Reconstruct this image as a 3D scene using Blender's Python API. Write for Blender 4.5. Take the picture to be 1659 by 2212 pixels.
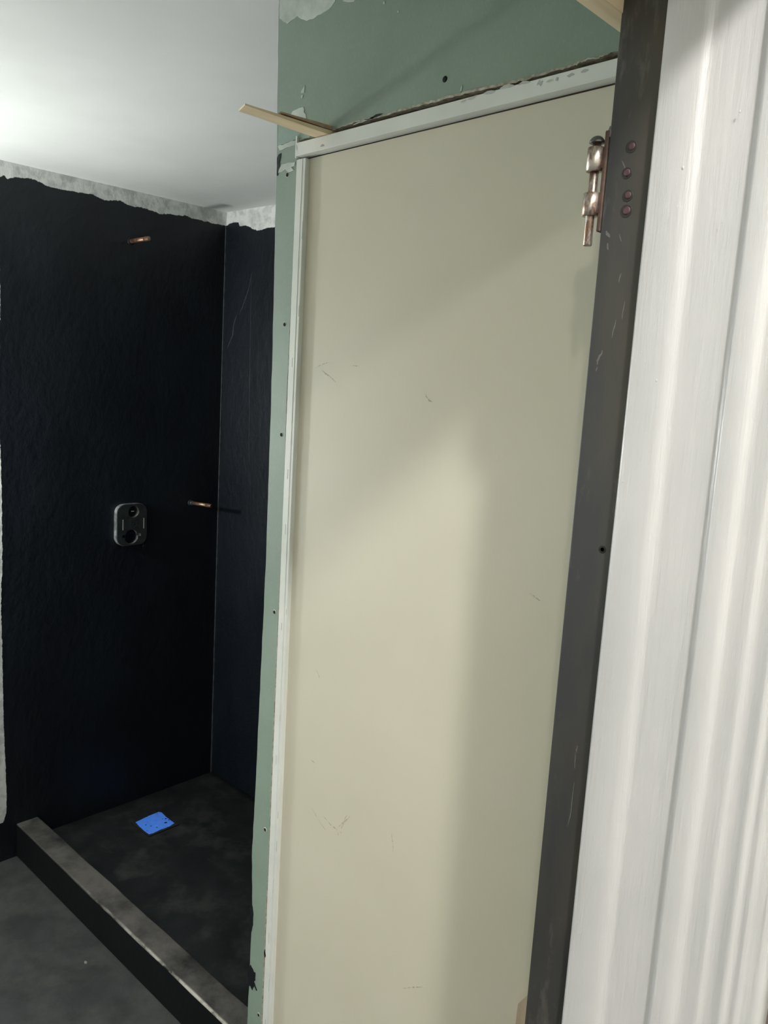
import bpy, bmesh, math, random
from mathutils import Vector, Matrix, noise
from mathutils.geometry import tessellate_polygon
random.seed(7)
scene = bpy.context.scene
for o in list(bpy.data.objects): bpy.data.objects.remove(o)
C = scene.collection

# ------------------------------------------------------------------ camera
# world: +X away from the shower's valve wall, +Y towards the green wall, Z up, eye at the origin
F = 1767.19; CX, CY = 829.5, 1106.0
RX = Vector((0.72465, 0.14923, -0.67276)).normalized()
RY = Vector((0.68661, -0.07327, 0.72332)).normalized()
RZ = Vector((0.05865, -0.98608, -0.15556)).normalized()
def ray(p):
    d = Vector((p[0]-CX, p[1]-CY, F))
    return Vector((RX.dot(d), RY.dot(d), RZ.dot(d)))
def on(p, ax, v):
    d = ray(p); return d*(v/d[ax])
cam = bpy.data.objects.new('camera', bpy.data.cameras.new('camera')); C.objects.link(cam)
cam.matrix_world = Matrix(((RX[0], -RX[1], -RX[2], 0), (RY[0], -RY[1], -RY[2], 0), (RZ[0], -RZ[1], -RZ[2], 0), (0, 0, 0, 1)))
cam.data.sensor_fit = 'VERTICAL'; cam.data.sensor_height = 36; cam.data.sensor_width = 27
cam.data.lens = F/2212*36; cam.data.clip_start = 0.02
scene.camera = cam

# ------------------------------------------------------------------ world, lights, exposure
w = bpy.data.worlds.new('world'); scene.world = w; w.use_nodes = True
w.node_tree.nodes['Background'].inputs[0].default_value = (0.8, 0.9, 1.0, 1)
w.node_tree.nodes['Background'].inputs[1].default_value = 0.05
def lamp(name, loc, power, radius, col):
    l = bpy.data.lights.new(name, 'POINT'); l.energy = power; l.shadow_soft_size = radius; l.color = col
    o = bpy.data.objects.new(name, l); C.objects.link(o); o.location = loc
    return o
lamp('hall_bulb', (0.89, -1.44, 0.97), 38, 0.035, (1.0, 0.965, 0.92))
lamp('hall_ceiling_light', (0.93, -0.36, 1.38), 178, 0.085, (1.0, 0.97, 0.945))
lamp('vanity_bulb_and_fill', (-2.82, 0.47, -0.16), 44, 0.04, (0.96, 1.0, 0.98))
lamp('vanity_bulb_and_fill', (-2.50, 0.05, -0.50), 14, 0.25, (0.96, 1.0, 0.98))  # added unseen fill, large and soft, spreads light over ceiling and far wall
lamp('bathroom_fill', (-1.9, -0.8, -0.30), 4, 0.20, (0.96, 1.0, 0.98))
scene.view_settings.view_transform = 'Standard'; scene.view_settings.look = 'None'
scene.view_settings.gamma = 1; scene.view_settings.use_curve_mapping = False
scene.view_settings.exposure = 0.0

# ------------------------------------------------------------------ materials
def s2l(c):
    return tuple(((v/255)/12.92 if v/255 <= 0.04045 else ((v/255+0.055)/1.055)**2.4) for v in c) + (1,)
class NT:
    def __init__(s, name):
        s.m = bpy.data.materials.new(name); s.m.use_nodes = True
        s.t = s.m.node_tree; s.b = s.t.nodes['Principled BSDF']
    def n(s, typ, **kw):
        nd = s.t.nodes.new(typ)
        for k, v in kw.items(): setattr(nd, k, v)
        return nd
    def l(s, a, b): s.t.links.new(a, b)
    def pos(s, scale=(1, 1, 1)):
        g = s.n('ShaderNodeNewGeometry'); mp = s.n('ShaderNodeMapping'); mp.inputs['Scale'].default_value = scale
        s.l(g.outputs['Position'], mp.inputs[0]); return mp.outputs[0]
    def noise(s, scale, detail=4, stretch=(1, 1, 1), rough=0.55):
        nz = s.n('ShaderNodeTexNoise'); nz.inputs['Scale'].default_value = scale
        nz.inputs['Detail'].default_value = detail; nz.inputs['Roughness'].default_value = rough
        s.l(s.pos(stretch), nz.inputs['Vector']); return nz.outputs['Fac']
    def math(s, op, a, b=None, c=None):
        m = s.n('ShaderNodeMath', operation=op)
        for i, v in enumerate((a, b, c)):
            if v is None: continue
            if isinstance(v, (int, float)): m.inputs[i].default_value = v
            else: s.l(v, m.inputs[i])
        return m.outputs[0]
    def rng(s, v, a, b, c=0, d=1):
        m = s.n('ShaderNodeMapRange'); s.l(v, m.inputs[0])
        for i, x in enumerate((a, b, c, d)): m.inputs[i+1].default_value = x
        return m.outputs[0]
    def mix(s, f, a, b):
        m = s.n('ShaderNodeMix', data_type='RGBA')
        if isinstance(f, (int, float)): m.inputs[0].default_value = f
        else: s.l(f, m.inputs[0])
        for i, v in ((6, a), (7, b)):
            if isinstance(v, tuple): m.inputs[i].default_value = v
            else: s.l(v, m.inputs[i])
        return m.outputs[2]
    def bump(s, h, strength, dist=0.002):
        b = s.n('ShaderNodeBump'); b.inputs['Strength'].default_value = strength; b.inputs['Distance'].default_value = dist
        s.l(h, b.inputs['Height']); s.l(b.outputs[0], s.b.inputs['Normal'])
    def setp(s, rough=0.6, metal=0.0, spec=0.5):
        s.b.inputs['Roughness'].default_value = rough; s.b.inputs['Metallic'].default_value = metal
        s.b.inputs['Specular IOR Level'].default_value = spec
    def col(s, v):
        if isinstance(v, tuple): s.b.inputs['Base Color'].default_value = v
        else: s.l(v, s.b.inputs['Base Color'])

def simple(name, a, b=None, rough=0.6, metal=0.0, scale=20, stretch=(1, 1, 1), bump=0.0, bscale=200, spec=0.5, bdist=0.001, lo=0.35, hi=0.65):
    t = NT(name); t.setp(rough, metal, spec)
    if b is None: t.col(s2l(a))
    else: t.col(t.mix(t.rng(t.noise(scale, 5, stretch), lo, hi), s2l(a), s2l(b)))
    if bump: t.bump(t.noise(bscale, 4, stretch), bump, bdist)
    return t.m

def coords(t):
    g = t.n('ShaderNodeNewGeometry'); sx = t.n('ShaderNodeSeparateXYZ'); t.l(g.outputs['Position'], sx.inputs[0]); return sx.outputs
def curve(t, v, pts, lo, hi, vlo, vhi):
    """threshold height as a function of position: pts are (position, height)"""
    u = t.rng(v, lo, hi)
    fc = t.n('ShaderNodeFloatCurve'); cv = fc.mapping.curves[0]
    P = [((p-lo)/(hi-lo), (h-vlo)/(vhi-vlo)) for p, h in pts]; P.sort()
    cv.points[0].location = P[0]; cv.points[1].location = P[-1]
    for p in P[1:-1]: cv.points.new(*p)
    for p in cv.points: p.handle_type = 'VECTOR'
    fc.mapping.update(); t.l(u, fc.inputs['Value'])
    return t.rng(fc.outputs[0], 0, 1, vlo, vhi)

BLACK1, BLACK2 = s2l((7, 14, 23)), s2l((18, 25, 33))
def membrane_wall(name, edge_px, ax, val, along, side_px=None):
    t = NT(name)
    x, y, z = coords(t)
    a = x if along == 0 else y
    pts = [(on(p, ax, val)[along], on(p, ax, val)[2]) for p in edge_px]
    lo, hi = min(p[0] for p in pts), max(p[0] for p in pts)
    th = curve(t, a, pts, lo, hi, 0.3, 0.66)
    rag = t.math('MULTIPLY', t.math('SUBTRACT', t.noise(30, 8, (1, 1, 1), 0.72), 0.5), 0.022)
    d = t.math('ADD', t.math('SUBTRACT', z, th), rag)
    m = t.rng(d, -0.001, 0.001)
    if side_px:
        pts2 = [(on(p, ax, val)[2], on(p, ax, val)[1]) for p in side_px]
        lo2, hi2 = min(p[0] for p in pts2), max(p[0] for p in pts2)
        th2 = curve(t, z, pts2, lo2, hi2, 0.9, 1.5)
        rag2 = t.math('MULTIPLY', t.math('SUBTRACT', t.noise(45, 5, (1, 1, 1), 0.7), 0.5), 0.012)
        m2 = t.rng(t.math('ADD', t.math('SUBTRACT', th2, y), rag2), -0.001, 0.001)
        m2 = t.math('MULTIPLY', m2, t.math('GREATER_THAN', z, -1.72))
        m = t.math('MAXIMUM', m, m2)
    mott = t.rng(t.noise(28, 6, (1, 1, 1), 0.6), 0.45, 0.62)
    bare = t.mix(mott, s2l((232, 233, 230)), s2l((200, 202, 200)))
    blk = t.mix(t.rng(t.noise(5, 5, (1, 1, 0.5)), 0.4, 0.7), BLACK1, BLACK2)
    t.col(t.mix(m, blk, bare))
    t.l(t.rng(m, 0, 1, 0.48, 0.8), t.b.inputs['Roughness'])
    t.b.inputs['Specular IOR Level'].default_value = 0.5
    t.bump(t.math('ADD', t.noise(35, 5, (1, 1, 0.7), 0.6), t.math('MULTIPLY', m, -0.2)), 0.5, 0.006)
    return t.m

edgeA = [(0, 381), (8, 377), (17, 387), (30, 383), (60, 384), (80, 391), (100, 402), (130, 408), (160, 414), (200, 420), (225, 432),
         (260, 434), (285, 446), (310, 448), (345, 461), (375, 464), (400, 465), (420, 473), (440, 477), (465, 484), (487, 488)]
edgeB = [(488, 490), (497, 482), (515, 480), (518, 488), (535, 488), (545, 495), (555, 498), (575, 493), (597, 490)]
sideA = [(0, 640), (-3, 900), (2, 1011), (5, 1188), (2, 1323), (5, 1420), (8, 1560), (11, 1640), (14, 1716), (13, 1758), (6, 1780)]
XA, YB = -2.943, 2.100
M_wallA = membrane_wall('black membrane with ragged top A', edgeA, 0, XA, 1, sideA)
M_wallB = membrane_wall('black membrane with ragged top B', edgeB, 1, YB, 0)
M_black = simple('black membrane', (13, 16, 21), (22, 25, 29), 0.5, scale=6, bump=0.2, bscale=40, bdist=0.004, spec=0.3)
M_ridge = simple('membrane ridge', (55, 59, 62), (80, 84, 86), 0.4, scale=30)

def dusty(name, base1, base2, dust, lo, hi, scale, rough=0.7):
    t = NT(name); t.setp(rough, spec=0.25)
    g = t.n('ShaderNodeNewGeometry'); sx = t.n('ShaderNodeSeparateXYZ'); t.l(g.outputs['Normal'], sx.inputs[0])
    up = t.rng(sx.outputs[2], 0.3, 0.9)
    base = t.mix(t.rng(t.noise(9, 5), 0.4, 0.65), s2l(base1), s2l(base2))
    f = t.math('MULTIPLY', t.rng(t.noise(scale, 8, (1, 1, 1), 0.65), lo, hi), up)
    t.col(t.mix(f, base, s2l(dust)))
    t.bump(t.noise(60, 5), 0.25, 0.003)
    return t.m
M_pan = dusty('dark shower pan membrane', (14, 17, 19), (24, 27, 28), (50, 50, 48), 0.48, 0.75, 7)
M_curb0 = dusty('dusty curb membrane', (5, 7, 10), (9, 11, 14), (80, 78, 74), 0.25, 0.6, 9)
M_curb = M_curb0
def add_edge_glint(mat):  # paints light catching the worn outer top edge into the curb colour
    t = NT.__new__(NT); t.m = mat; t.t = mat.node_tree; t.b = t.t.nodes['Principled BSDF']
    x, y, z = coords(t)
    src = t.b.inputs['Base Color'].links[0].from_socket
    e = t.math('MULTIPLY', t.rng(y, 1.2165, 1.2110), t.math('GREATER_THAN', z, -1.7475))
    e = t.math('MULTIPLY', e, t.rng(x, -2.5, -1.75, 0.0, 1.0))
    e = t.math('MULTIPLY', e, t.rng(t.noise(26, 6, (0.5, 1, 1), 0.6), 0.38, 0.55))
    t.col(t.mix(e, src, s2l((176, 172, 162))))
add_edge_glint(M_curb)
M_floor = dusty('dusty grey floor', (42, 44, 44), (54, 56, 56), (72, 72, 69), 0.42, 0.8, 6)

t = NT('white ceiling paint'); t.setp(0.85, spec=0.2)
t.col(t.mix(t.rng(t.noise(2.2, 4), 0.35, 0.65), s2l((230, 232, 228)), s2l((222, 224, 220)))); t.bump(t.noise(5, 3), 0.3, 0.01); M_ceil = t.m
M_white = simple('flat white wall', (205, 206, 200), (214, 214, 208), 0.8, scale=3)
M_hallpaint = simple('hall wall paint', (205, 203, 196), (212, 210, 204), 0.8, scale=3)
M_brown = simple('dark brown wall', (96, 82, 78), (84, 72, 68), 0.7, scale=8)

t = NT('green drywall paper'); t.setp(0.52, spec=0.5)
c1 = t.mix(t.rng(t.noise(5, 5), 0.35, 0.65), s2l((124, 142, 128)), s2l((134, 151, 138)))
c2 = t.mix(t.math('MULTIPLY', t.rng(t.noise(260, 3, (1, 1, 0.5)), 0.5, 0.8), 0.14), c1, s2l((168, 186, 172)))
t.col(c2); t.bump(t.noise(220, 3), 0.1, 0.0006); M_green = t.m
M_mud = simple('joint compound', (204, 210, 203), (172, 182, 174), 0.8, scale=25, bump=0.5, bscale=60, bdist=0.002)
M_gyp = simple('torn gypsum edge', (190, 186, 172), (140, 128, 112), 0.9, scale=120, bump=0.6, bscale=200)
M_rough = simple('brown backing wood', (112, 98, 84), (86, 74, 64), 0.9, scale=40, stretch=(0.3, 1, 1))
M_frame = simple('off white metal frame', (222, 224, 218), (212, 214, 208), 0.45, scale=10)
M_smudge = simple('grey smudge', (168, 170, 166), (190, 192, 186), 0.6, scale=60)
t = NT('cream panel paint'); t.setp(0.40, spec=0.5)
t.col(t.mix(t.rng(t.noise(3, 4), 0.35, 0.65), s2l((203, 198, 178)), s2l((208, 203, 185)))); t.bump(t.noise(400, 2), 0.05, 0.0004); M_cream = t.m
M_scuff = simple('scuff mark', (152, 149, 132), (203, 198, 178), 0.6, scale=140, lo=0.4, hi=0.56)
M_wood = simple('raw pine', (240, 222, 190), (222, 200, 166), 0.7, scale=60, stretch=(1, 0.08, 1), bump=0.3, bscale=150)
M_woodp = simple('pale wood', (196, 176, 152), (176, 156, 134), 0.7, scale=60, stretch=(1, 1, 0.08))

t = NT('dark steel'); t.setp(0.38, 0.55)
a = t.mix(t.rng(t.noise(14, 6, (1, 1, 0.22), 0.6), 0.42, 0.68), s2l((70, 71, 71)), s2l((84, 81, 74)))
a = t.mix(t.rng(t.noise(26, 6, (1, 1, 0.25), 0.7), 0.56, 0.80), a, s2l((128, 126, 118)))
t.col(a); t.l(t.rng(t.noise(30, 5, (1, 1, 0.2)), 0.3, 0.7, 0.3, 0.5), t.b.inputs['Roughness']); t.bump(t.noise(90, 4, (1, 1, 0.2)), 0.12, 0.001); M_steel = t.m
t = NT('worn hinge metal'); t.setp(0.34, 0.85)
t.col(t.mix(t.rng(t.noise(90, 5, (1, 1, 0.5), 0.7), 0.45, 0.6), s2l((205, 198, 190)), s2l((132, 108, 94)))); t.bump(t.noise(300, 3), 0.2, 0.0005); M_hinge = t.m
M_rust = simple('rusty metal', (100, 80, 70), (74, 60, 54), 0.6, 0.4, scale=120)
M_ball = simple('grey pin head', (122, 122, 120), (96, 94, 92), 0.35, 0.8, scale=120)
M_primer = simple('red brown primer', (74, 50, 52), (60, 44, 44), 0.6, scale=200)
M_dark = simple('dark hole', (18, 16, 15), rough=0.9)
t = NT('white gloss trim paint'); t.setp(0.30, spec=0.5)
t.col(t.mix(t.rng(t.noise(6, 4), 0.35, 0.65), s2l((194, 193, 192)), s2l((187, 187, 186))))
h = t.math('ADD', t.noise(150, 5, (1, 1, 0.07), 0.65), t.math('MULTIPLY', t.rng(t.noise(55, 3, (1, 1, 0.5)), 0.62, 0.72), 0.2))
t.bump(h, 0.6, 0.0014); M_trim = t.m
M_copper = simple('dull copper', (184, 146, 118), (128, 98, 78), 0.42, 0.8, scale=80, bump=0.2, bscale=200)
M_solder = simple('grey pipe cap', (150, 150, 130), (120, 118, 100), 0.5, 0.5, scale=100)
M_plastic = simple('black glossy plastic', (42, 46, 47), (52, 56, 57), 0.25, scale=40)
M_plastic2 = simple('plastic rim with painted highlight', (150, 152, 152), (96, 98, 98), 0.14, scale=40)  # dark housing coloured pale to give its bright rim highlight
M_line = simple('pale moulded line', (190, 190, 180), rough=0.4)
M_blue = simple('blue masking tape', (84, 146, 255), (76, 134, 244), 0.6, scale=50, bump=0.3, bscale=150)

# ------------------------------------------------------------------ mesh helpers
def new_obj(name, bm, mats, parent=None, smooth=False):
    me = bpy.data.meshes.new(name); bmesh.ops.recalc_face_normals(bm, faces=bm.faces); bm.to_mesh(me); bm.free()
    for m in (mats if isinstance(mats, (list, tuple)) else [mats]): me.materials.append(m)
    if smooth:
        for p in me.polygons: p.use_smooth = True
    o = bpy.data.objects.new(name, me); C.objects.link(o)
    if parent: o.parent = parent; o.matrix_parent_inverse = parent.matrix_world.inverted()
    return o
def empty(name, loc, label, cat, group=None):
    o = bpy.data.objects.new(name, None); C.objects.link(o); o.location = loc; o.empty_display_size = 0.05
    o['label'] = label; o['category'] = cat
    if group: o['group'] = group
    bpy.context.view_layer.update()
    return o
def tag(o, label, cat, group=None):
    o['label'] = label; o['category'] = cat
    if group: o['group'] = group
    return o
def structure(o): o['kind'] = 'structure'; return o
def box(bm, x0, x1, y0, y1, z0, z1, mi=0, bev=0, seg=2):
    vs = [bm.verts.new((x, y, z)) for x in (x0, x1) for y in (y0, y1) for z in (z0, z1)]
    fs = [bm.faces.new([vs[i] for i in q]) for q in ((0, 1, 3, 2), (4, 6, 7, 5), (0, 4, 5, 1), (2, 3, 7, 6), (0, 2, 6, 4), (1, 5, 7, 3))]
    for f in fs: f.material_index = mi
    if bev:
        es = list({e for f in fs for e in f.edges})
        r = bmesh.ops.bevel(bm, geom=es, offset=bev, segments=seg, profile=0.5, affect='EDGES')
        for f in r['faces']: f.material_index = mi
def B(*a, **k):
    bm = bmesh.new(); box(bm, *a, **k); return bm
def tube(bm, p0, p1, r0, r1=None, n=20, mi=0, cap=True):
    p0, p1 = Vector(p0), Vector(p1); r1 = r0 if r1 is None else r1
    d = (p1-p0).normalized(); a = d.orthogonal().normalized(); b = d.cross(a)
    A = [bm.verts.new(p0+(a*math.cos(2*math.pi*i/n)+b*math.sin(2*math.pi*i/n))*r0) for i in range(n)]
    Bv = [bm.verts.new(p1+(a*math.cos(2*math.pi*i/n)+b*math.sin(2*math.pi*i/n))*r1) for i in range(n)]
    for i in range(n):
        f = bm.faces.new((A[i], A[(i+1) % n], Bv[(i+1) % n], Bv[i])); f.material_index = mi; f.smooth = True
    if cap:
        for q in (A[::-1], Bv): f = bm.faces.new(q); f.material_index = mi
def lathe(bm, base, axis, prof, n=28, mi=0):
    base = Vector(base); d = Vector(axis).normalized(); a = d.orthogonal().normalized(); b = d.cross(a); rings = []
    for (h, r) in prof:
        rings.append([bm.verts.new(base+d*h+(a*math.cos(2*math.pi*i/n)+b*math.sin(2*math.pi*i/n))*max(r, 1e-5)) for i in range(n)])
    for R0, R1 in zip(rings, rings[1:]):
        for i in range(n):
            f = bm.faces.new((R0[i], R0[(i+1) % n], R1[(i+1) % n], R1[i])); f.material_index = mi; f.smooth = True
    for q in (rings[0][::-1], rings[-1]): f = bm.faces.new(q); f.material_index = mi
def jag(pts, step, amp, closed=True):
    """subdivide an outline of 3D points and shake it a little"""
    out = []; n = len(pts)
    for i in range(n if closed else n-1):
        a, b = pts[i], pts[(i+1) % n]; k = max(1, int((b-a).length/step))
        for j in range(k):
            p = a.lerp(b, j/k)
            if j: p = p+Vector([random.uniform(-amp, amp) for _ in range(3)])
            out.append(p)
    if not closed: out.append(pts[-1])
    return out
def slab(bm, pts, ax, val, th, mi=0):
    """flat polygon in plane ax=val, extruded by th along ax"""
    P = [Vector(p) for p in pts]
    for p in P: p[ax] = val
    clean = [P[0]]
    for p in P[1:]:
        if (p-clean[-1]).length > 1e-5: clean.append(p)
    P = clean
    lo = [bm.verts.new(p) for p in P]; hi = []
    for p in P:
        q = p.copy(); q[ax] += th; hi.append(bm.verts.new(q))
    n = len(P); fs = []
    for tri in tessellate_polygon([P]):
        for q in ([lo[i] for i in tri], [hi[i] for i in reversed(tri)]):
            try: fs.append(bm.faces.new(q))
            except ValueError: pass
    for i in range(n): fs.append(bm.faces.new((lo[i], lo[(i+1) % n], hi[(i+1) % n], hi[i])))
    for f in fs: f.material_index = mi
def patch(bm, px, ax, val, th, mi=0, step=0.006, amp=0.0012):
    slab(bm, jag([on(p, ax, val) for p in px], step, amp), ax, val, th, mi)
def ribbon(bm, px, ax, val, th, wdt, mi=0, n=3):
    """thin raised line through the points, tapering at both ends"""
    P = [on(p, ax, val) for p in px]; Q = []
    for a, b in zip(P, P[1:]):
        for j in range(n): Q.append(a.lerp(b, j/n))
    Q.append(P[-1]); N = Vector((0, 0, 0)); N[ax] = 1; L = []; Rr = []
    for i, q in enumerate(Q):
        d = (Q[min(i+1, len(Q)-1)]-Q[max(i-1, 0)]).normalized(); s = d.cross(N)
        u = i/(len(Q)-1); ww = wdt*0.5*(0.25+0.75*math.sin(math.pi*min(max(u, 0.02), 0.98)))
        j = random.uniform(-0.3, 0.3)*wdt
        L.append(q+s*(ww+j)); Rr.append(q-s*(ww-j))
    slab(bm, L+Rr[::-1], ax, val, th, mi)

# ------------------------------------------------------------------ room shell
ZC, ZF = 0.66, -1.877
YG = 0.95        # face of the green wall
XG = -1.196      # its free end
XW0, XW1 = -0.410, -0.190   # doorway wall, bathroom face and hall face
YJ = 0.72        # jamb plane

bm = B(XA-0.1, XA, -1.7, YB+0.1, ZF-0.1, ZC+0.1)
structure(new_obj('wall_left', bm, M_wallA))
bm = B(XA, XG+0.02, YB, YB+0.1, ZF-0.1, ZC+0.1)
# membrane folds, the taped seam and the drywall bead of the corner
y0 = YB-0.0012
ribbon(bm, [(545, 585), (537, 625), (525, 660), (517, 680)], 1, y0, 0.0016, 0.004, 1)
ribbon(bm, [(512, 680), (505, 700), (503, 722), (495, 742), (491, 752)], 1, y0, 0.0016, 0.005, 1)
ribbon(bm, [(543, 600), (541, 700), (539, 850), (537, 1000)], 1, y0+0.0008, 0.0008, 0.0022, 1, 8)
structure(new_obj('wall_back', bm, [M_wallB, M_ridge]))
bm = B(XA, XA+0.005, YB-0.006, YB, on((467, 1665), 0, XA)[2], on((487, 488), 0, XA)[2])
structure(new_obj('trim_4', bm, M_ridge))
# side wall of the shower, behind the green wall (its end shows as a black painted edge)
bm = B(XG+0.006, XG+0.1, YG+0.017, YB, ZF-0.1, ZC+0.1)
structure(new_obj('wall_side', bm, M_black))
bm = B(XA-0.1, XW0, -1.7, YB+0.1, ZC, ZC+0.1)
structure(new_obj('ceiling', bm, M_ceil))
bm = B(XA-0.1, 2.6, -2.6, YB+0.1, ZF-0.1, ZF)
structure(new_obj('floor', bm, M_floor))
bm = B(XA-0.1, XW0, -1.8, -1.7, ZF-0.1, ZC+0.1)
structure(new_obj('wall_front', bm, M_white))
# wall with the doorway: right of the opening, over it, left of it
bm = bmesh.new()
box(bm, XW0, XW1, YJ+0.014, YB+0.1, ZF-0.1, 1.6)
structure(new_obj('wall_doorway', bm, [M_green]))
bm = B(XW0, XW1+0.02, -0.35, YJ+0.014, 0.43, 1.6)
structure(new_obj('wall_header', bm, [M_green]))
bm = B(XW0, XW1+0.02, -2.6, -0.35, ZF-0.1, 1.6)
structure(new_obj('wall_near', bm, [M_white]))
# brown hall face beside the casing
bm = B(XW1, XW1+0.006, YJ+0.014, 1.9, ZF, 1.5)
structure(new_obj('wall_hall', bm, M_brown))
structure(new_obj('ceiling_hall', B(XW1+0.02, 2.6, -2.6, 2.0, 1.5, 1.6), M_ceil))
structure(new_obj('wall_hall_end', B(2.6, 2.7, -2.6, 2.0, ZF, 1.6), M_hallpaint))
structure(new_obj('wall_hall_left', B(XW1+0.02, 2.6, -2.7, -2.6, ZF, 1.6), M_hallpaint))
structure(new_obj('wall_hall_right', B(XW1+0.006, 2.6, 1.9, 2.0, ZF, 1.6), M_hallpaint))

# ------------------------------------------------------------------ green drywall around the panel door
OL = -1.1355                      # left edge of the cut-out
gap_px = [(641, 306), (650, 303), (690, 293), (722, 281), (760, 266), (800, 257), (860, 241), (905, 228), (960, 213), (1010, 200), (1070, 187),
          (1130, 172), (1190, 154), (1240, 142), (1262, 130), (1290, 126), (1320, 113), (1345, 108)]
top = [on(p, 1, YG) for p in gap_px]
top[0].x = OL
topj = jag(top, 0.008, 0.0012, closed=False)
rx = XW0
slope_end = topj[-1].copy(); slope_end.x = rx; topj = [p for p in topj if p.x < rx-0.002]+[slope_end]
bm = bmesh.new()
out = [Vector((rx, YG, ZC))]+[p for p in reversed(topj)]
leftcut = [Vector((OL, YG, topj[0].z)), Vector((OL+0.001, YG, 0.30)), Vector((OL-0.001, YG, 0.0)), Vector((OL+0.0008, YG, -0.3)),
           Vector((OL-0.002, YG, -0.6)), Vector((OL-0.001, YG, -0.9)), Vector((OL-0.003, YG, -1.2)), Vector((OL-0.001, YG, ZF))]
lc = jag(leftcut, 0.02, 0.0006, closed=False)
edge_px = [(534, 2212), (540, 2080), (545, 1960), (544, 1850), (552, 1700), (575, 1200), (578, 1100), (583, 950), (586, 850), (591, 660), (594, 490), (597, 400), (599, 250), (602, 20)]
edge = [on(p, 1, YG) for p in edge_px]
edge = [Vector((edge[0].x, YG, ZF))]+edge+[Vector((edge[-1].x, YG, ZC))]
edge_line = [e.copy() for e in edge]
edge = jag(edge, 0.02, 0.0006, closed=False)
slab(bm, out+lc[1:]+edge, 1, YG, 0.0127, 0)
bm.normal_update()
for f in bm.faces:
    if abs(f.normal.y) < 0.5 and f.calc_center_median().x > XG+0.01: f.material_index = 2
yf = YG-0.0008
# joint compound smears
patch(bm, [(604, -6), (604, 40), (612, 47), (621, 52), (628, 45), (636, 40), (642, 35), (646, 38), (655, 42), (662, 45), (680, 38), (700, 26), (716, 14), (724, 2), (724, -6)], 1, yf, 0.0008, 1)
patch(bm, [(651, 196), (656, 188), (658, 184), (657, 200), (650, 201)], 1, yf, 0.0008, 1)
patch(bm, [(650, 206), (655, 205), (653, 212), (650, 213)], 1, yf, 0.0008, 1)
patch(bm, [(627, 249), (632, 240), (645, 234), (655, 231), (657, 236), (656, 242), (660, 247), (662, 262), (640, 262)], 1, yf, 0.0008, 1)
patch(bm, [(603, 266), (640, 268), (680, 286), (668, 297), (645, 299), (630, 306), (610, 312), (601, 315), (600, 300)], 1, yf, 0.0006, 3)
patch(bm, [(600, 316), (620, 309), (638, 304), (637, 314), (620, 318), (604, 325)], 1, yf-0.0004, 0.0012, 1)
patch(bm, [(600, 366), (606, 356), (615, 354), (637, 350), (636, 358), (629, 361), (634, 368), (622, 372), (616, 366), (608, 372), (600, 374)], 1, yf, 0.0008, 1)
patch(bm, [(760, 271), (775, 263), (790, 257), (810, 252), (800, 257), (770, 268)], 1, yf, 0.0008, 1)
patch(bm, [(798, 255), (812, 247), (826, 245), (818, 251), (803, 257)], 1, yf, 0.0006, 4)
patch(bm, [(740, 2), (748, -4), (770, -4), (764, 3)], 1, yf, 0.0008, 1)
patch(bm, [(827, 5), (830, 3), (831, 8), (828, 9)], 1, yf, 0.0008, 1); patch(bm, [(858, 24), (861, 22), (861, 26), (858, 27)], 1, yf, 0.0008, 1)
patch(bm, [(995, 190), (998, 184), (997, 196), (994, 199)], 1, yf, 0.0008, 1)
# torn pale paper fringe along the rough cut
ribbon(bm, [(722, 280), (760, 265), (800, 256), (860, 240), (905, 227), (960, 212), (1010, 199), (1070, 186), (1130, 171), (1190, 153), (1240, 141), (1262, 129), (1290, 125), (1318, 113)], 1, yf, 0.001, 0.0035, 2, 8)
# black paint that ran over the edge
patch(bm, [(597.5, 378), (598, 342), (602, 333), (607, 331), (605, 343), (603, 352), (606, 358), (602, 366), (599, 380)], 1, yf-0.0003, 0.0008, 4)
patch(bm, [(535, 2094), (541, 2084), (546, 2094), (548, 2100), (551, 2101), (551, 2118), (548, 2121), (555, 2140), (553, 2140), (549, 2128), (545, 2139), (541, 2130), (535, 2131)], 1, yf, 0.0008, 4, 0.004, 0.001)
patch(bm, [(541, 1950), (545, 1958), (547, 1975), (546, 1998), (543, 2012), (539, 2014)], 1, yf, 0.0008, 4)
patch(bm, [(572, 2050), (574, 2066), (572, 2069), (570, 2058)], 1, yf, 0.0008, 4)
M_mud2 = simple('thin joint compound', (150, 166, 156), (136, 154, 142), 0.8, scale=25)
wall_right = structure(new_obj('wall_right', bm, [M_green, M_mud, M_gyp, M_mud2, M_black]))
# bare edge bead, painted black, along the free end
bm = bmesh.new()
slab(bm, [e+Vector((-0.0018+random.uniform(-.0006, .0008), 0, 0)) for e in edge]+[Vector((XG+0.012, YG, ZC)), Vector((XG+0.012, YG, ZF))], 1, YG+0.0128, 0.004)
structure(new_obj('trim_3', bm, M_black))
# drywall screws sunk in the board
for i, p in enumerate([(961, 171), (621, 378), (615, 701), (608, 939), (593, 1322), (573, 1792), (559, 2192)]):
    q = on(p, 1, YG); bm = bmesh.new()
    lathe(bm, (q.x, YG-0.0005, q.z), (0, 1, 0), [(0, 0.0032), (0.0003, 0.0044), (0.0008, 0.0046)], 18)
    lathe(bm, (q.x, YG-0.0008, q.z), (0, -1, 0), [(0, 0.0034), (0.0002, 0.0030), (0.0003, 0.0012)], 18, 1)
    new_obj('drywall_screw', bm, [M_mud if i else M_dark, M_dark], wall_right)
# brown backing behind the rough cut
structure(new_obj('trim_2', B(OL-0.03, rx, YG+0.0135, YG+0.05, 0.372, 0.47), M_rough))

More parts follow.
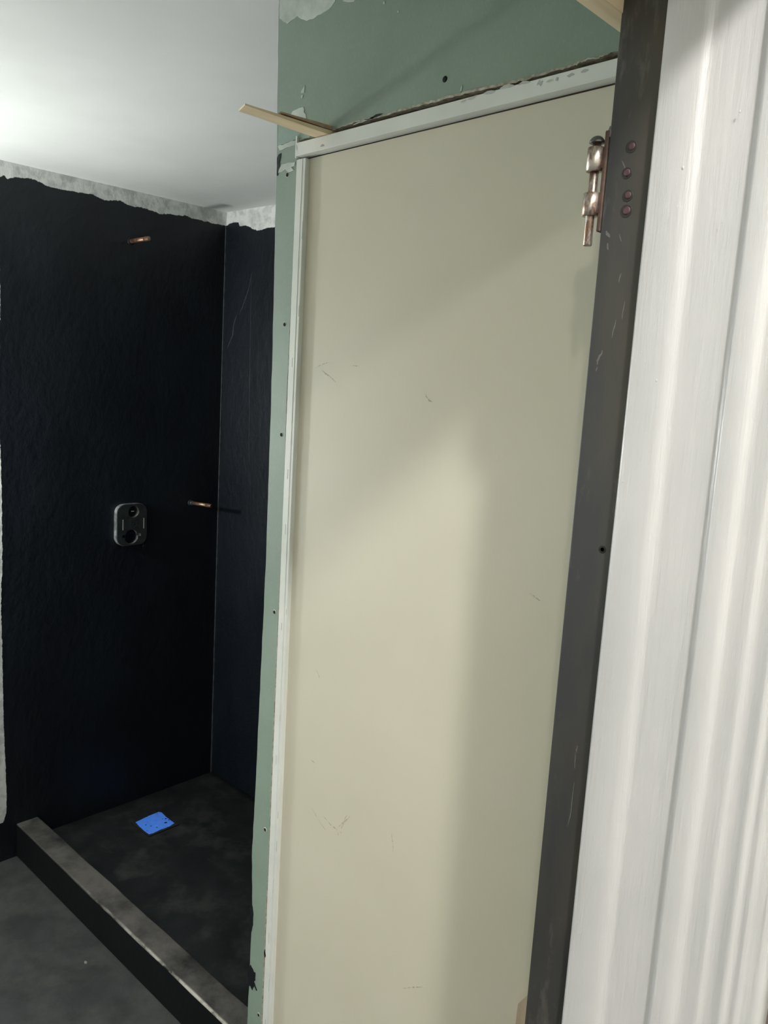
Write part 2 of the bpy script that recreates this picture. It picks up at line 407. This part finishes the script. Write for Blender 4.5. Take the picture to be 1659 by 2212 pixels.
# ------------------------------------------------------------------ the cream panel door and its frame
YD = 0.9585
bm = bmesh.new()
slab(bm, [Vector((-1.1115, YD, ZF+0.01)), Vector((XW0-0.002, YD, ZF+0.01)), Vector((XW0-0.002, YD, 0.3795)), Vector((-1.1115, YD, 0.3668))], 1, YD, 0.018)
door = structure(new_obj('door_1', bm, M_cream))
bm = bmesh.new()    # scuffs on the panel: thin rubbed marks
yd = YD-0.00025
for pts, wd in ([[(699, 1763), (708, 1775), (716, 1784), (726, 1791), (731, 1804)], .0022], [[(724, 1798), (738, 1798)], .002], [[(731, 1786), (741, 1775), (749, 1761)], .0016],
                [[(737, 1790), (743, 1776), (755, 1764)], .0015], [[(671, 1741), (690, 1775), (705, 1796)], .0012], [[(919, 850), (922, 861), (928, 866), (934, 868)], .0028],
                [[(1142, 1281), (1152, 1289), (1168, 1298)], .003], [[(680, 795), (700, 785), (715, 782)], .0016], [[(755, 790), (778, 791)], .0015], [[(684, 1448), (690, 1466)], .002],
                [[(845, 1800), (849, 1830), (848, 1840)], .0014], [[(671, 1642), (684, 1650)], .0016], [[(696, 800), (725, 826)], .002], [[(870, 2135), (920, 2131)], .002]):
    ribbon(bm, pts, 1, yd, 0.0002, wd, 0, 4)
new_obj('scuff_marks', bm, M_scuff, door)
bm = bmesh.new(); box(bm, OL+0.001, -1.1112, YG-0.0005, YG+0.014, ZF+0.005, 0.3665, bev=0.001)
for z in [x*0.1 for x in range(-16, 3)]:
    zz = z+random.uniform(-.04, .04); xx = random.choice([-1.125, -1.113, -1.119])
    box(bm, xx, xx+0.001, YG-0.0008, YG-0.0003, zz, zz+random.uniform(.01, .03), 1)
new_obj('frame_stile', bm, [M_frame, M_smudge], door)
new_obj('stile_bead', B(-1.1195, -1.1185, YG-0.0012, YG-0.0003, ZF+0.005, 0.366), M_frame, door)
bm = bmesh.new()
zl0, zl1, zr0, zr1 = 0.3690, 0.3905, 0.3805, 0.4010
xl, xr = -1.1275, XW0-0.002
def headz(x, l, r): return l+(r-l)*(x-xl)/(-0.54-xl)
vs = []
for y in (YG-0.008, YG+0.012):
    vs.append([bm.verts.new((x, y, z)) for x, z in ((xl, zl0), (xr, headz(xr, zl0, zr0)), (xr, headz(xr, zl1, zr1)), (xl, zl1))])
a, b = vs
bm.faces.new(a[::-1]); bm.faces.new(b)
for i in range(4): bm.faces.new((a[i], a[(i+1) % 4], b[(i+1) % 4], b[i]))
bmesh.ops.bevel(bm, geom=list(bm.edges), offset=0.0008, segments=2, profile=0.5, affect='EDGES')
for px, wdt in ([[(1010, 213), (1030, 207)], .004], [[(1045, 203), (1070, 196)], .005], [[(1080, 192), (1110, 185)], .005], [[(1120, 182), (1145, 177)], .004], [[(1160, 181), (1172, 178)], .006],
                [[(1200, 172), (1206, 170)], .005], [[(1225, 164), (1240, 160)], .004], [[(1255, 155), (1270, 152)], .004], [[(692, 317), (700, 313)], .004], [[(640, 312), (641, 325)], .003],
                [[(995, 220), (1008, 216)], .003], [[(1180, 176), (1195, 173)], .003]):
    ribbon(bm, px, 1, YG-0.0083, 0.0002, wdt, 1, 3)
new_obj('frame_head', bm, [M_frame, M_smudge], door)
new_obj('frame_corner_lip', B(OL+0.0005, OL+0.0035, YG-0.004, YG+0.012, 0.368, 0.4035), M_frame, door)
structure(door)

# ------------------------------------------------------------------ shower: pan, curb
bm = bmesh.new()
N = 24
PX0, PX1, PY0, PY1 = XA, XG+0.006, 1.2935, YB
grid = []
drc = Vector((-2.724, 1.674))
for i in range(N+1):
    row = []
    for j in range(N+1):
        x = PX0+(PX1-PX0)*i/N; y = PY0+(PY1-PY0)*j/N
        d = (Vector((x, y))-drc).length
        row.append(bm.verts.new((x, y, -1.8235+0.006*min(1, max(0, (d-0.07)/0.5)))))
    grid.append(row)
for i in range(N):
    for j in range(N): f = bm.faces.new((grid[i][j], grid[i+1][j], grid[i+1][j+1], grid[i][j+1])); f.smooth = True
r = bmesh.ops.extrude_face_region(bm, geom=list(bm.faces))
for v in [g for g in r['geom'] if isinstance(g, bmesh.types.BMVert)]: v.co.z = ZF+0.001
tag(new_obj('shower_pan', bm, M_pan), 'black membrane shower pan sloping to the taped drain', 'shower pan')
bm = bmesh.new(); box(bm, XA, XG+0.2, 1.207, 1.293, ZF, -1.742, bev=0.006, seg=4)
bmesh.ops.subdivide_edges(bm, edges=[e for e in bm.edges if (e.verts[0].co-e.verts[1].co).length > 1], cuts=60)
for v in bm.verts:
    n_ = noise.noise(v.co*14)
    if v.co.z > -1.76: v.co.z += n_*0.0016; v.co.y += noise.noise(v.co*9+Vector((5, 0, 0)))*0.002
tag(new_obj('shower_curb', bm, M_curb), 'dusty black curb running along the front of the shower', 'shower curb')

# drain with blue tape over it
dr = empty('shower_drain', (drc.x, drc.y, -1.823), 'square dark recessed shower drain under the blue tape', 'drain')
bm = bmesh.new()
for s in (0, 1):
    a_ = 0.070; b_ = 0.062
    if s == 0:
        box(bm, drc.x-a_, drc.x+a_, drc.y-a_, drc.y-b_, -1.824, -1.8195); box(bm, drc.x-a_, drc.x+a_, drc.y+b_, drc.y+a_, -1.824, -1.8195)
    else:
        box(bm, drc.x-a_, drc.x-b_, drc.y-b_, drc.y+b_, -1.824, -1.8195); box(bm, drc.x+b_, drc.x+a_, drc.y-b_, drc.y+b_, -1.824, -1.8195)
new_obj('drain_frame', bm, M_pan, dr)
new_obj('drain_body', B(drc.x-0.0615, drc.x+0.0615, drc.y-0.0615, drc.y+0.0615, -1.8238, -1.8205), M_dark, dr)
ZT = -1.8195
tp = [(293, 1776), (308, 1769), (325, 1761), (343, 1754), (349, 1755), (357, 1763), (366, 1770), (377, 1778), (366, 1785), (345, 1793), (330, 1800), (322, 1802), (312, 1795), (300, 1784)]
bm = bmesh.new()
slab(bm, jag([on(p, 2, ZT) for p in tp], 0.003, 0.0011), 2, ZT-0.0009, 0.0012, 0)
for cx, cy, w_ in ((315, 1782, 4), (326, 1784.5, 3.6), (339, 1787.5, 3.6), (358, 1777, 7), (351, 1769, 3), (358, 1768.5, 5), (365, 1771, 4), (318, 1794, 2.5), (339, 1757.5, 2.5)):
    slab(bm, [on((cx+math.cos(k*math.pi/4)*w_*.5, cy+math.sin(k*math.pi/4)*w_*.22+(-math.cos(k*math.pi/4)*w_*.06)), 2, ZT+0.0003) for k in range(8)], 2, ZT+0.0003, 0.0002, 1)
tag(new_obj('masking_tape', bm, [M_blue, M_dark]), 'square of blue masking tape covering the shower drain', 'tape')

# small debris on the bathroom floor
for p, s, lab in (((185, 2080), 0.007, 'small pale chip lying alone on the grey floor before the curb'),):
    q = on(p, 2, ZF); bm = bmesh.new()
    slab(bm, jag([q+Vector((math.cos(k)*s, math.sin(k)*s*0.6, 0)) for k in (0, 1.2, 2.3, 3.5, 4.6, 5.5)], 0.004, 0.001), 2, ZF, 0.003)
    tag(new_obj('floor_chip', bm, simple('grey chip', (120, 120, 116), rough=0.8)), lab, 'debris')

# ------------------------------------------------------------------ plumbing on the valve wall
def pipe(base_px, tip_px, r, label, collar):
    b = on(base_px, 0, XA); L = 0.16
    # length found where the straight pipe meets the tip's column
    best = None
    for k in range(60, 260):
        L_ = k/1000; q = on(tip_px, 0, XA+L_)
        e = abs(q.y-b.y)
        if best is None or e < best[0]: best = (e, L_, q)
    L = best[1]; tip = Vector((XA+L, b.y, best[2].z))
    root = empty('copper_pipe', b, label, 'pipe', None)
    d = (tip-b).normalized(); bm = bmesh.new()
    tube(bm, b-d*0.01, b+d*(L*0.80), r, mi=0); lathe(bm, b+d*(L*0.78), d, [(0, r*1.04), (L*0.03, r*1.14), (L*0.10, r*1.10), (L*0.12, r*0.98), (L*0.20, r*1.02), (L*0.215, r*0.9)], 22)
    new_obj('tube', bm, M_copper, root)
    bm = bmesh.new(); lathe(bm, b+d*(L*0.994), d, [(0, r*0.85), (0.001, r*0.8)], 20); new_obj('end_cap', bm, M_dark if collar else M_solder, root)
    bm = bmesh.new()
    if collar: lathe(bm, b-d*0.004, d, [(0, r*1.7), (0.006, r*1.75), (0.010, r*1.35), (0.014, r*1.55), (0.022, r*1.5), (0.026, r*1.1)], 20)
    else: lathe(bm, b-d*0.004, d, [(0, r*1.9), (0.006, r*1.8), (0.008, r*1.05)], 14)
    new_obj('collar', bm, M_plastic if collar else M_black, root, smooth=True)
pipe((283, 521), (322, 515), 0.0080, 'copper shower head stub pipe high on the black wall', False)
pipe((411, 1086), (457, 1093), 0.0075, 'copper tub spout stub pipe beside the black valve box', True)

VK = 1.0072
vy0, vy1, vz0, vz1 = 1.592*VK, 1.724*VK, -0.697*VK, -0.530*VK
vx = XA+0.022
valve = empty('shower_valve', (XA, (vy0+vy1)/2, (vz0+vz1)/2), 'black plastic shower valve box with two round openings on black wall', 'valve')
def rrect(y0, y1, z0, z1, r, n=7):
    P = []
    for cy, cz, a0 in ((y1-r, z1-r, 0), (y0+r, z1-r, 90), (y0+r, z0+r, 180), (y1-r, z0+r, 270)):
        for k in range(n+1):
            a = math.radians(a0+90*k/n); P.append((cy+r*math.cos(a), cz+r*math.sin(a)))
    return P
ocs = ((1.6645*VK, -0.5615*VK, 0.0235), (1.6560*VK, -0.6620*VK, 0.0290))
def carve(o, cutters):
    for c in cutters:
        m = o.modifiers.new('cut', 'BOOLEAN'); m.operation = 'DIFFERENCE'; m.object = c; m.solver = 'EXACT'
    bpy.context.view_layer.update()
    me = bpy.data.meshes.new_from_object(o.evaluated_get(bpy.context.evaluated_depsgraph_get()))
    o.modifiers.clear(); o.data = me
    for c in cutters: bpy.data.objects.remove(c)
def cyl(y, z, r_, x0, x1):
    bm = bmesh.new(); tube(bm, (x0, y, z), (x1, y, z), r_, n=40); return new_obj('cutter', bm, M_dark)
house = new_obj('housing', (lambda bm: (slab(bm, [Vector((0, y, z)) for y, z in rrect(vy0, vy1, vz0, vz1, 0.036)], 0, XA-0.002, 0.021), bm)[1])(bmesh.new()), M_plastic2, valve)
plate = new_obj('face_plate', (lambda bm: (slab(bm, [Vector((0, y, z)) for y, z in rrect(vy0+0.003, vy1-0.001, vz0+0.001, vz1-0.001, 0.034)], 0, vx-0.0035, 0.0035), bm)[1])(bmesh.new()), M_plastic, valve)
for tgt in (house, plate):
    bm = bmesh.new(); y_, z_, r_ = ocs[1]
    for sy, dz in ((-1, 0.004), (1, 0.006)): box(bm, XA+0.004, vx+0.01, min(y_, y_+sy*r_*1.45), max(y_, y_+sy*r_*1.45), z_+dz-0.006, z_+dz+0.006)
    ears = new_obj('cutter', bm, M_dark)
    carve(tgt, [cyl(*ocs[0], XA+0.003, vx+0.01)]); carve(tgt, [cyl(*ocs[1], XA+0.003, vx+0.01)]); carve(tgt, [ears])
for i, (y, z, r) in enumerate(ocs):
    bm = bmesh.new()
    lathe(bm, (XA+0.0028, y, z), (1, 0, 0), [(0, r*0.99), (0.0006, r*0.99)], 28)
    lathe(bm, (XA+0.003, y-0.003, z+0.001), (1, 0, 0), [(0, r*0.80), (0.010, r*0.78), (0.0115, r*0.70), (0.009, r*0.3)], 28)
    new_obj('cartridge', bm, simple('black plug', (12, 13, 15), rough=0.4) if i == 0 else simple('navy plug', (14, 16, 30), rough=0.3), valve)
new_obj('screw_slot', B(vx-0.010, vx-0.0065, 1.6575*VK, 1.6700*VK, -0.5625*VK, -0.5590*VK), M_line, valve)
for y_ in (1.6165, 1.7075): new_obj('level_line', B(vx-0.0005, vx+0.0004, y_*VK, y_*VK+0.0032, -0.632*VK, -0.590*VK), M_line, valve)
bm = bmesh.new()
for y_, z_, r_2 in ((1.638, -0.5845, 0.0055), (1.634, -0.6340, 0.0045)):
    bm = bmesh.new(); lathe(bm, (vx-0.0005, y_*VK, z_*VK), (1, 0, 0), [(0, r_2*1.2), (0.0008, r_2)], 16)
    new_obj('screw_hole', bm, M_dark, valve)
bm = bmesh.new()
for q in ((1.664, 1.6785, -0.6030, -0.6020), (1.6775, 1.6785, -0.6200, -0.6020), (1.668, 1.6785, -0.6200, -0.6190), (1.661, 1.668, -0.6090, -0.6080), (1.661, 1.662, -0.6140, -0.6080), (1.652, 1.653, -0.6110, -0.6020)):
    box(bm, vx-0.0003, vx+0.0004, *[v*VK for v in q])
new_obj('moulded_mark', bm, simple('dim moulded grey', (66, 68, 66), rough=0.4), valve)

# ------------------------------------------------------------------ wooden shims and batten
def shim(base, tipd, wd, t0, t1, label, mat=M_wood):
    bm = bmesh.new(); b = Vector(base); e = Vector(tipd); K = 14; rings = []
    for k in range(K+1):
        u = k/K; c = b.lerp(e, u); th = t0+(t1-t0)*u; jx = noise.noise(Vector((u*6, wd*50, 0)))*0.0012
        ww = wd*(1-0.05*u); zt = c.z+th
        sk = 0.012*(1 if k == K else 0)
        rings.append([bm.verts.new((c.x-ww/2+jx, c.y+sk, c.z)), bm.verts.new((c.x+ww/2+jx, c.y, c.z)), bm.verts.new((c.x+ww/2+jx, c.y, zt)), bm.verts.new((c.x-ww/2+jx, c.y+sk, zt))])
    for r0, r1 in zip(rings, rings[1:]):
        for i in range(4): bm.faces.new((r0[i], r0[(i+1) % 4], r1[(i+1) % 4], r1[i]))
    bm.faces.new(rings[0][::-1]); bm.faces.new(rings[-1])
    return tag(new_obj('wood_shim', bm, mat), label, 'shim')
shim((-1.066, 0.962, 0.3925), (-1.068, 0.778, 0.3930), 0.033, 0.0075, 0.0025, 'long pine shim wedged above the door frame corner, reaching past the green wall')
shim((-1.058, 0.962, 0.4005), (-1.062, 0.845, 0.4000), 0.020, 0.0070, 0.0020, 'short pine shim lying on top of the long shim over the door frame', simple('brownish pine', (176, 152, 124), (156, 132, 106), 0.7, scale=60))
bm = bmesh.new(); box(bm, -0.432, XW0-0.0005, -0.36, 0.790, 0.3440, 0.3720, bev=0.001)
tag(new_obj('wood_batten', bm, M_wood), 'pine batten crossing the top of the doorway beside the steel jamb', 'batten')
# thin offcut standing against the panel low beside the jamb
bm = bmesh.new()
q0, q1, q2 = on((1118, 2212), 1, 0.944), on((1119, 2168), 1, 0.944), on((1140, 2149), 1, 0.944)
slab(bm, [Vector((q1.x, 0, ZF)), Vector((q1.x, 0, q1.z)), Vector((q2.x, 0, q2.z)), Vector((q2.x+0.05, 0, q2.z+0.002)), Vector((q2.x+0.05, 0, ZF))], 1, 0.90, 0.012)
for v in bm.verts: v.co.y += (v.co.z-ZF)/1.0*0.044
tag(new_obj('wood_offcut', bm, M_woodp), 'pale wood offcut leaning on the cream panel low beside the jamb', 'offcut')

# ------------------------------------------------------------------ steel jamb strip with welded hinge
XS0, XS1 = -0.4120, -0.3560
bm = B(XS0, XS1, YJ, YJ+0.0135, ZF, 0.43, bev=0.0012, seg=3)
for px, wd in (([(1343, 346), (1349, 362), (1354, 384)], .0010), ([(1312, 525), (1314, 540)], .0018), ([(1338, 505), (1342, 522)], .0009), ([(1302, 757), (1292, 776), (1289, 788)], .0022),
               ([(1291, 792), (1287, 802)], .0012), ([(1247, 1610), (1245, 1626)], .0014), ([(1240, 1690), (1233, 1755), (1226, 1785)], .0011), ([(1243, 1625), (1241, 1660)], .0010), ([(1342, 590), (1336, 610)], .0012),
               ([(1330, 690), (1322, 730)], .0012), ([(1308, 500), (1318, 512)], .003), ([(1318, 272), (1316, 296)], .003), ([(1350, 650), (1343, 690)], .001)):
    ribbon(bm, px, 1, YJ-0.0001, 0.0002, wd, 1, 3)
jamb = tag(new_obj('steel_jamb', bm, [M_steel, simple('bright scratch', (122, 120, 113), (104, 102, 98), 0.35, 0.5, scale=300)]), 'dark steel jamb strip between the cream panel and white trim', 'door jamb')
for p, r in (((1364, 317), .0056), ((1354, 374), .0053), ((1356, 423), .0054), ((1353, 456), .0060)):
    q = on(p, 1, YJ); bm = bmesh.new()
    lathe(bm, (q.x, YJ+0.0002, q.z), (0, -1, 0), [(0, r), (0.0006, r*0.96), (0.0003, r*0.80)], 24)
    lathe(bm, (q.x+0.0004, YJ+0.0002, q.z+0.0004), (0, -1, 0), [(0, r*0.62), (0.0009, r*0.58), (0.0011, r*0.3)], 20, 1)
    o = new_obj('plug_weld', bm, [simple('dark steel ring', (48, 46, 45), rough=0.5, metal=0.3), M_primer], jamb)
q = on((1301, 1187), 1, YJ); bm = bmesh.new(); lathe(bm, (q.x, YJ+0.0002, q.z), (0, -1, 0), [(0, .0042), (0.0004, .0038), (0.0002, .002)], 20)
new_obj('screw_hole', bm, M_dark, jamb)

hx = -0.4255; hy = YJ+0.002
def hz(px, py): return on((px, py), 1, YJ)[2]
hinge = empty('door_hinge', (XS0, hy, hz(1300, 400)), 'worn barrel hinge with loose pin welded to the steel jamb', 'hinge')
zt, zb = hz(1315, 281), hz(1291, 501)
bm = B(XS0-0.0045, XS0-0.0002, YJ-0.001, YJ+0.012, zb, zt, bev=0.0012)
new_obj('leaf', bm, M_rust, hinge)
b1t, b1b, b2t, b2b = hz(1287, 318), hz(1282, 371), hz(1274, 417), hz(1270, 468)
R = 0.0083
for zt_, zb_ in ((b1t, b1b), (b2t, b2b)):
    bm = bmesh.new(); h = zt_-zb_
    lathe(bm, (hx, hy, zb_), (0, 0, 1), [(0, R*0.86), (0.0006, R), (h-0.0006, R), (h, R*0.88)], 32)
    kn = new_obj('knuckle', bm, M_hinge, hinge)
    new_obj('weld_tab', B(hx+R*0.75, XS0-0.0003, hy-0.0025, hy+0.0025, zb_+0.002, zt_-0.001, bev=0.0006), M_rust, kn)
bm = bmesh.new(); pz = hz(1264, 531)
tilt = Vector((-0.0045, 0, -1)).normalized()
lathe(bm, (hx-0.0003, hy, pz), (0.004, 0, 1), [(0, R*0.44), (0.0008, R*0.52), (b1t-pz+0.0055, R*0.5)], 22)
pin = new_obj('pin', bm, M_hinge, hinge)
bm = bmesh.new(); hz0 = b1t+0.0035
lathe(bm, (hx, hy, hz0), (0, 0, 1), [(0, R*0.55), (0.0004, R*0.86)]+[(0.0006+0.0064*math.sin(a), R*0.88*math.cos(a)) for a in [i*math.pi/2/8 for i in range(8)]]+[(0.007, 0.0003)], 26)
new_obj('pin_head', bm, M_ball, pin)

# ------------------------------------------------------------------ white moulded trim of the doorway
def rat(px): return on((px, 2212), 1, 1.0)[0]
prof = [(1213, .7135), (1214, .7105), (1216, .7095), (1262, .7095), (1270, .7096), (1276, .7099), (1281, .7104), (1286, .7111), (1291, .7120), (1296, .7130), (1301, .7139), (1306, .7144), (1312, .7146), (1350, .7146), (1392, .7146),
        (1398, .7140), (1400, .7082), (1402, .7070), (1405, .7064), (1430, .7062), (1438, .7065), (1444, .7072), (1450, .7082), (1456, .7094), (1462, .7101), (1475, .7098), (1492, .7090), (1500, .7086), (1505, .7089), (1509, .7098),
        (1520, .7104), (1536, .7100), (1543, .7082), (1548, .7066), (1554, .7064), (1560, .7074), (1566, .7086), (1574, .7084), (1580, .7074), (1585, .7074), (1591, .7084), (1600, .7094), (1618, .7090), (1624, .7090), (1630, .7100), (1636, .7110), (1640, .7130)]
P = [(rat(px)*y, y) for px, y in prof]
P2 = [(P[-1][0], YJ+0.0138), (P[0][0], YJ+0.0138)]
bm = bmesh.new()
zs = [ZF+(0.43-ZF)*i/90 for i in range(91)]
rows = []
for z in zs:
    row = []
    for i, (x, y) in enumerate(P):
        k = noise.noise(Vector((x*40, y*40, z*5)))*0.0005
        row.append(bm.verts.new((x+k*0.6, y+k, z)))
    row += [bm.verts.new((x, y, z)) for x, y in P2]; rows.append(row)
n = len(rows[0])
for r0, r1 in zip(rows, rows[1:]):
    for i in range(n):
        f = bm.faces.new((r0[i], r0[(i+1) % n], r1[(i+1) % n], r1[i])); f.smooth = i < len(P)-1
bm.faces.new(rows[0][::-1]); bm.faces.new(rows[-1])
# paint drips and nibs
for px, py, s in ((1418, 822, 2.2), (1598, 240, 2.2), (1475, 362, 2.5), (1385, 760, 1.5), (1560, 480, 1.3), (1345, 1040, 1.3)):
    x = on((px, py), 1, .7095); bmesh.ops.create_uvsphere(bm, u_segments=10, v_segments=6, radius=s*0.00038, matrix=Matrix.Translation((x.x, .7096, x.z)) @ Matrix.Diagonal((1, 0.6, 1.8, 1)))
for f in bm.faces: f.smooth = True if len(f.verts) == 4 or len(f.verts) == 3 else f.smooth
structure(new_obj('trim_1', bm, M_trim))
